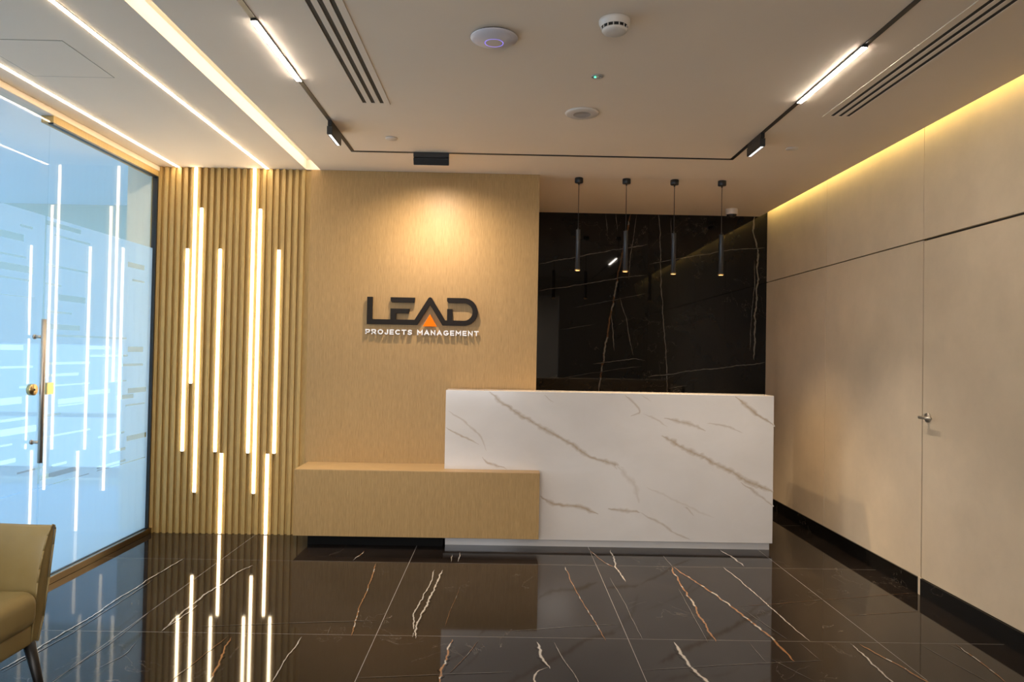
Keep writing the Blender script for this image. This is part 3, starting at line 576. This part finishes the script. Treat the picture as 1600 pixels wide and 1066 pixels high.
GL = {'P': (.8, [[(0, 0), (0, 1), (.5, 1), (.72, .94), (.8, .70), (.72, .45), (.5, .38), (0, .38)]]),
 'R': (.82, [[(0, 0), (0, 1), (.5, 1), (.72, .94), (.8, .70), (.72, .45), (.5, .38), (0, .38)], [(.42, .38), (.82, 0)]]),
 'O': (1.0, [[(.5 + .5 * math.cos(a * math.pi / 10), .5 + .5 * math.sin(a * math.pi / 10)) for a in range(21)]]),
 'J': (.55, [[(.55, 1), (.55, .25), (.47, .06), (.28, 0), (.08, .05), (0, .2)]]),
 'E': (.7, [[(.7, 0), (0, 0), (0, 1), (.7, 1)], [(0, .5), (.62, .5)]]),
 'C': (.88, [[(.5 + .5 * math.cos(a * math.pi / 10), .5 + .5 * math.sin(a * math.pi / 10)) for a in range(3, 18)]]),
 'T': (.8, [[(0, 1), (.8, 1)], [(.4, 1), (.4, 0)]]),
 'S': (.72, [[(.70, .86), (.55, .98), (.36, 1), (.12, .95), (.03, .76), (.12, .58), (.36, .51), (.60, .44), (.71, .25), (.60, .06), (.36, 0), (.14, .02), (0, .14)]]),
 'M': (1.0, [[(0, 0), (0, 1), (.5, .38), (1, 1), (1, 0)]]), 'A': (.95, [[(0, 0), (.475, 1), (.95, 0)], [(.2, .30), (.75, .30)]]),
 'N': (.82, [[(0, 0), (0, 1), (.82, 0), (.82, 1)]]),
 'G': (.95, [[(.5 + .5 * math.cos(a * math.pi / 10), .5 + .5 * math.sin(a * math.pi / 10)) for a in range(3, 20)] + [(.97, .44), (.55, .44)]])}
def word(txt, x0, x1, zb_, ht):
    b = bmesh.new(); gap = .56; tot = sum(GL[c][0] for c in txt) + gap * (len(txt) - 1); w = .0041; hh = ht - 2 * w
    sx = (x1 - x0 - 2 * w) / tot; cx = x0 + w; lay = 0
    for c in txt:
        for st in GL[c][1]:
            P = [Vector((cx + u * sx, zb_ + w + v * hh)) for u, v in st]; n = len(P); nr = []
            for i in range(n):
                d0 = (P[i] - P[i - 1]).normalized() if i else None; d1 = (P[i + 1] - P[i]).normalized() if i < n - 1 else None
                if c == 'O' and i in (0, n - 1): d0 = (P[-1] - P[-2]).normalized(); d1 = (P[1] - P[0]).normalized()
                d0 = d0 or d1; d1 = d1 or d0; n0 = Vector((-d0.y, d0.x)); n1 = Vector((-d1.y, d1.x)); m_ = (n0 + n1).normalized()
                nr.append(m_ * (w / max(.45, m_.dot(n1))))
            ea = (P[0] - P[1]).normalized() * (w * .9 if c != 'O' else 0); eb = (P[-1] - P[-2]).normalized() * (w * .9 if c != 'O' else 0)
            Q = list(P); Q[0] = P[0] + ea; Q[-1] = P[-1] + eb; lay += 1; y0 = Y1 - .014 - .0002 * (lay % 3)
            R = [[b.verts.new((q.x + s_ * k.x, yy, q.y + s_ * k.y)) for s_, yy in ((-1, y0), (1, y0), (1, Y1), (-1, Y1))] for q, k in zip(Q, nr)]
            for a, d in zip(R, R[1:]):
                for j in range(4): b.faces.new((a[j], a[(j + 1) % 4], d[(j + 1) % 4], d[j]))
            b.faces.new(R[0]); b.faces.new(R[-1][::-1])
        cx += (GL[c][0] + gap) * sx
    bmesh.ops.recalc_face_normals(b, faces=b.faces); return b
for txt, xa, xb in (('PROJECTS', -1.0225, -.681), ('MANAGEMENT', -.643, -.1915)):
    obj('small_letters', word(txt, xa, xb, 1.4830, .0375), M['whitebright'], t, kind='stuff')
for x, z in ((-.99, 1.70), (-.82, 1.60), (-.75, 1.74), (-.66, 1.57), (-.55, 1.73), (-.55, 1.58), (-.44, 1.575), (-.40, 1.74), (-.23, 1.66), (-.30, 1.575)):
    b = bmesh.new(); tube(b, (x, Y1 - .001, z), (x, YW + .004, z), .003, n=8)
    obj('mounting_pin', b, M['alu'], t)

# ------------------------------------------------------------------ TUB CHAIR (faces right, only its far arm in view)
t = thing('tub_armchair', 'olive tan leather tub armchair with dark tapered legs, cut by left edge', 'armchair', (-2.02, 2.36, 0))
XF, XBk, YO, YI = -1.665, -2.34, 2.715, 2.00     # front edge, back, far outer side, near outer side
def shell():
    b = bmesh.new(); path = []; R = .24; th = .062
    # plan path of the outer skin: far arm front -> back -> near arm front
    n = 8
    for i in range(n): path.append((XF - (XF - (XBk + R)) * i / n, YO, 0, 1))
    for i in range(13):
        a = math.pi / 2 * i / 12; path.append((XBk + R - R * math.sin(a), YO - R + R * math.cos(a), -math.sin(a), math.cos(a)))
    for i in range(1, 4): path.append((XBk, YO - R - (YO - YI - 2 * R) * i / 4, -1, 0))
    for i in range(13):
        a = math.pi / 2 * i / 12; path.append((XBk + R - R * math.cos(a), YI + R - R * math.sin(a), -math.cos(a), -math.sin(a)))
    for i in range(1, n + 1): path.append((XBk + R + (XF - (XBk + R)) * i / n, YI, 0, -1))
    rings = []; L = len(path)
    for i, (x, y, nx, ny) in enumerate(path):
        s = i / (L - 1); back = math.sin(math.pi * s) ** 1.5
        zt = .695 + .03 * back + (.018 * (1 - min(1, min(s, 1 - s) * 12)) * 0)
        fr = min(1, min(s, 1 - s) * 14)
        prof = [(-.030, .275), (-.012, .36), (-.004, .50), (0, .62), (0.002, zt - .018), (-.006, zt - .004), (-.018, zt), (-.028, zt - .008), (-.042, zt - .035), (-.056, zt - .085), (-.066, zt - .15), (-.070, .50), (-.070, .40), (-.066, .275)]
        ring = []
        for o_, z in prof:
            xx = x
            if i == 0 or i == L - 1:
                xx = XF - (.0 + .022 * max(0, (.55 - z)) / .27) + .012 * max(0, (z - .55) / .15)
            ring.append(b.verts.new((xx + nx * o_, y + ny * o_, z)))
        rings.append(ring)
    for a, c_ in zip(rings, rings[1:]):
        m_ = len(a)
        for j in range(m_): b.faces.new((a[j], a[(j + 1) % m_], c_[(j + 1) % m_], c_[j]))
    b.faces.new(rings[0]); b.faces.new(rings[-1][::-1])
    bmesh.ops.recalc_face_normals(b, faces=b.faces)
    return b, rings
b, rg = shell()
ends = [[v.co.copy() for v in rg[0]], [v.co.copy() for v in rg[-1]]]
es = [e for f in b.faces if len(f.verts) > 4 for e in f.edges]
bmesh.ops.bevel(b, geom=es, offset=.006, segments=2, profile=.5, affect='EDGES')
sh = obj('shell', b, M['leather'], t, True)
for e in ends:
    b = bmesh.new(); q = [v + Vector((.001, 0, 0)) for v in e]
    for a, c_ in zip(q, q[1:]): tube(b, a, c_, .0032, n=8)
    obj('piping', b, M['leather'], sh, True)
b = B(XBk + .085, XF + .012, YI + .068, YO - .068, .345, .475, bev=.045, seg=6); 
for v in b.verts:
    if v.co.z > .42: v.co.z += .012 * (1 - ((v.co.y - 2.36) / .3) ** 2)
obj('seat_cushion', b, M['leather'], t, True)
obj('seat_frame', B(XBk + .09, XF - .018, YI + .064, YO - .064, .275, .349, bev=.012, seg=3), M['leather'], t, True)
for sx, sy in ((XF - .035, YO - .06), (XF - .035, YI + .06), (XBk + .11, YO - .09), (XBk + .11, YI + .09)):
    dx = .055 if sx > -2 else -.07; dy = .03 if sy > 2.3 else -.03
    b = bmesh.new(); tube(b, (sx, sy, .282), (sx + dx, sy + dy, .006), .021, .010, n=16)
    lg = obj('leg', b, M['leg'], t, True)
    b = bmesh.new(); tube(b, (sx + dx, sy + dy, .0005), (sx + dx, sy + dy, .007), .011, n=14); obj('foot_glide', b, M['black'], lg)
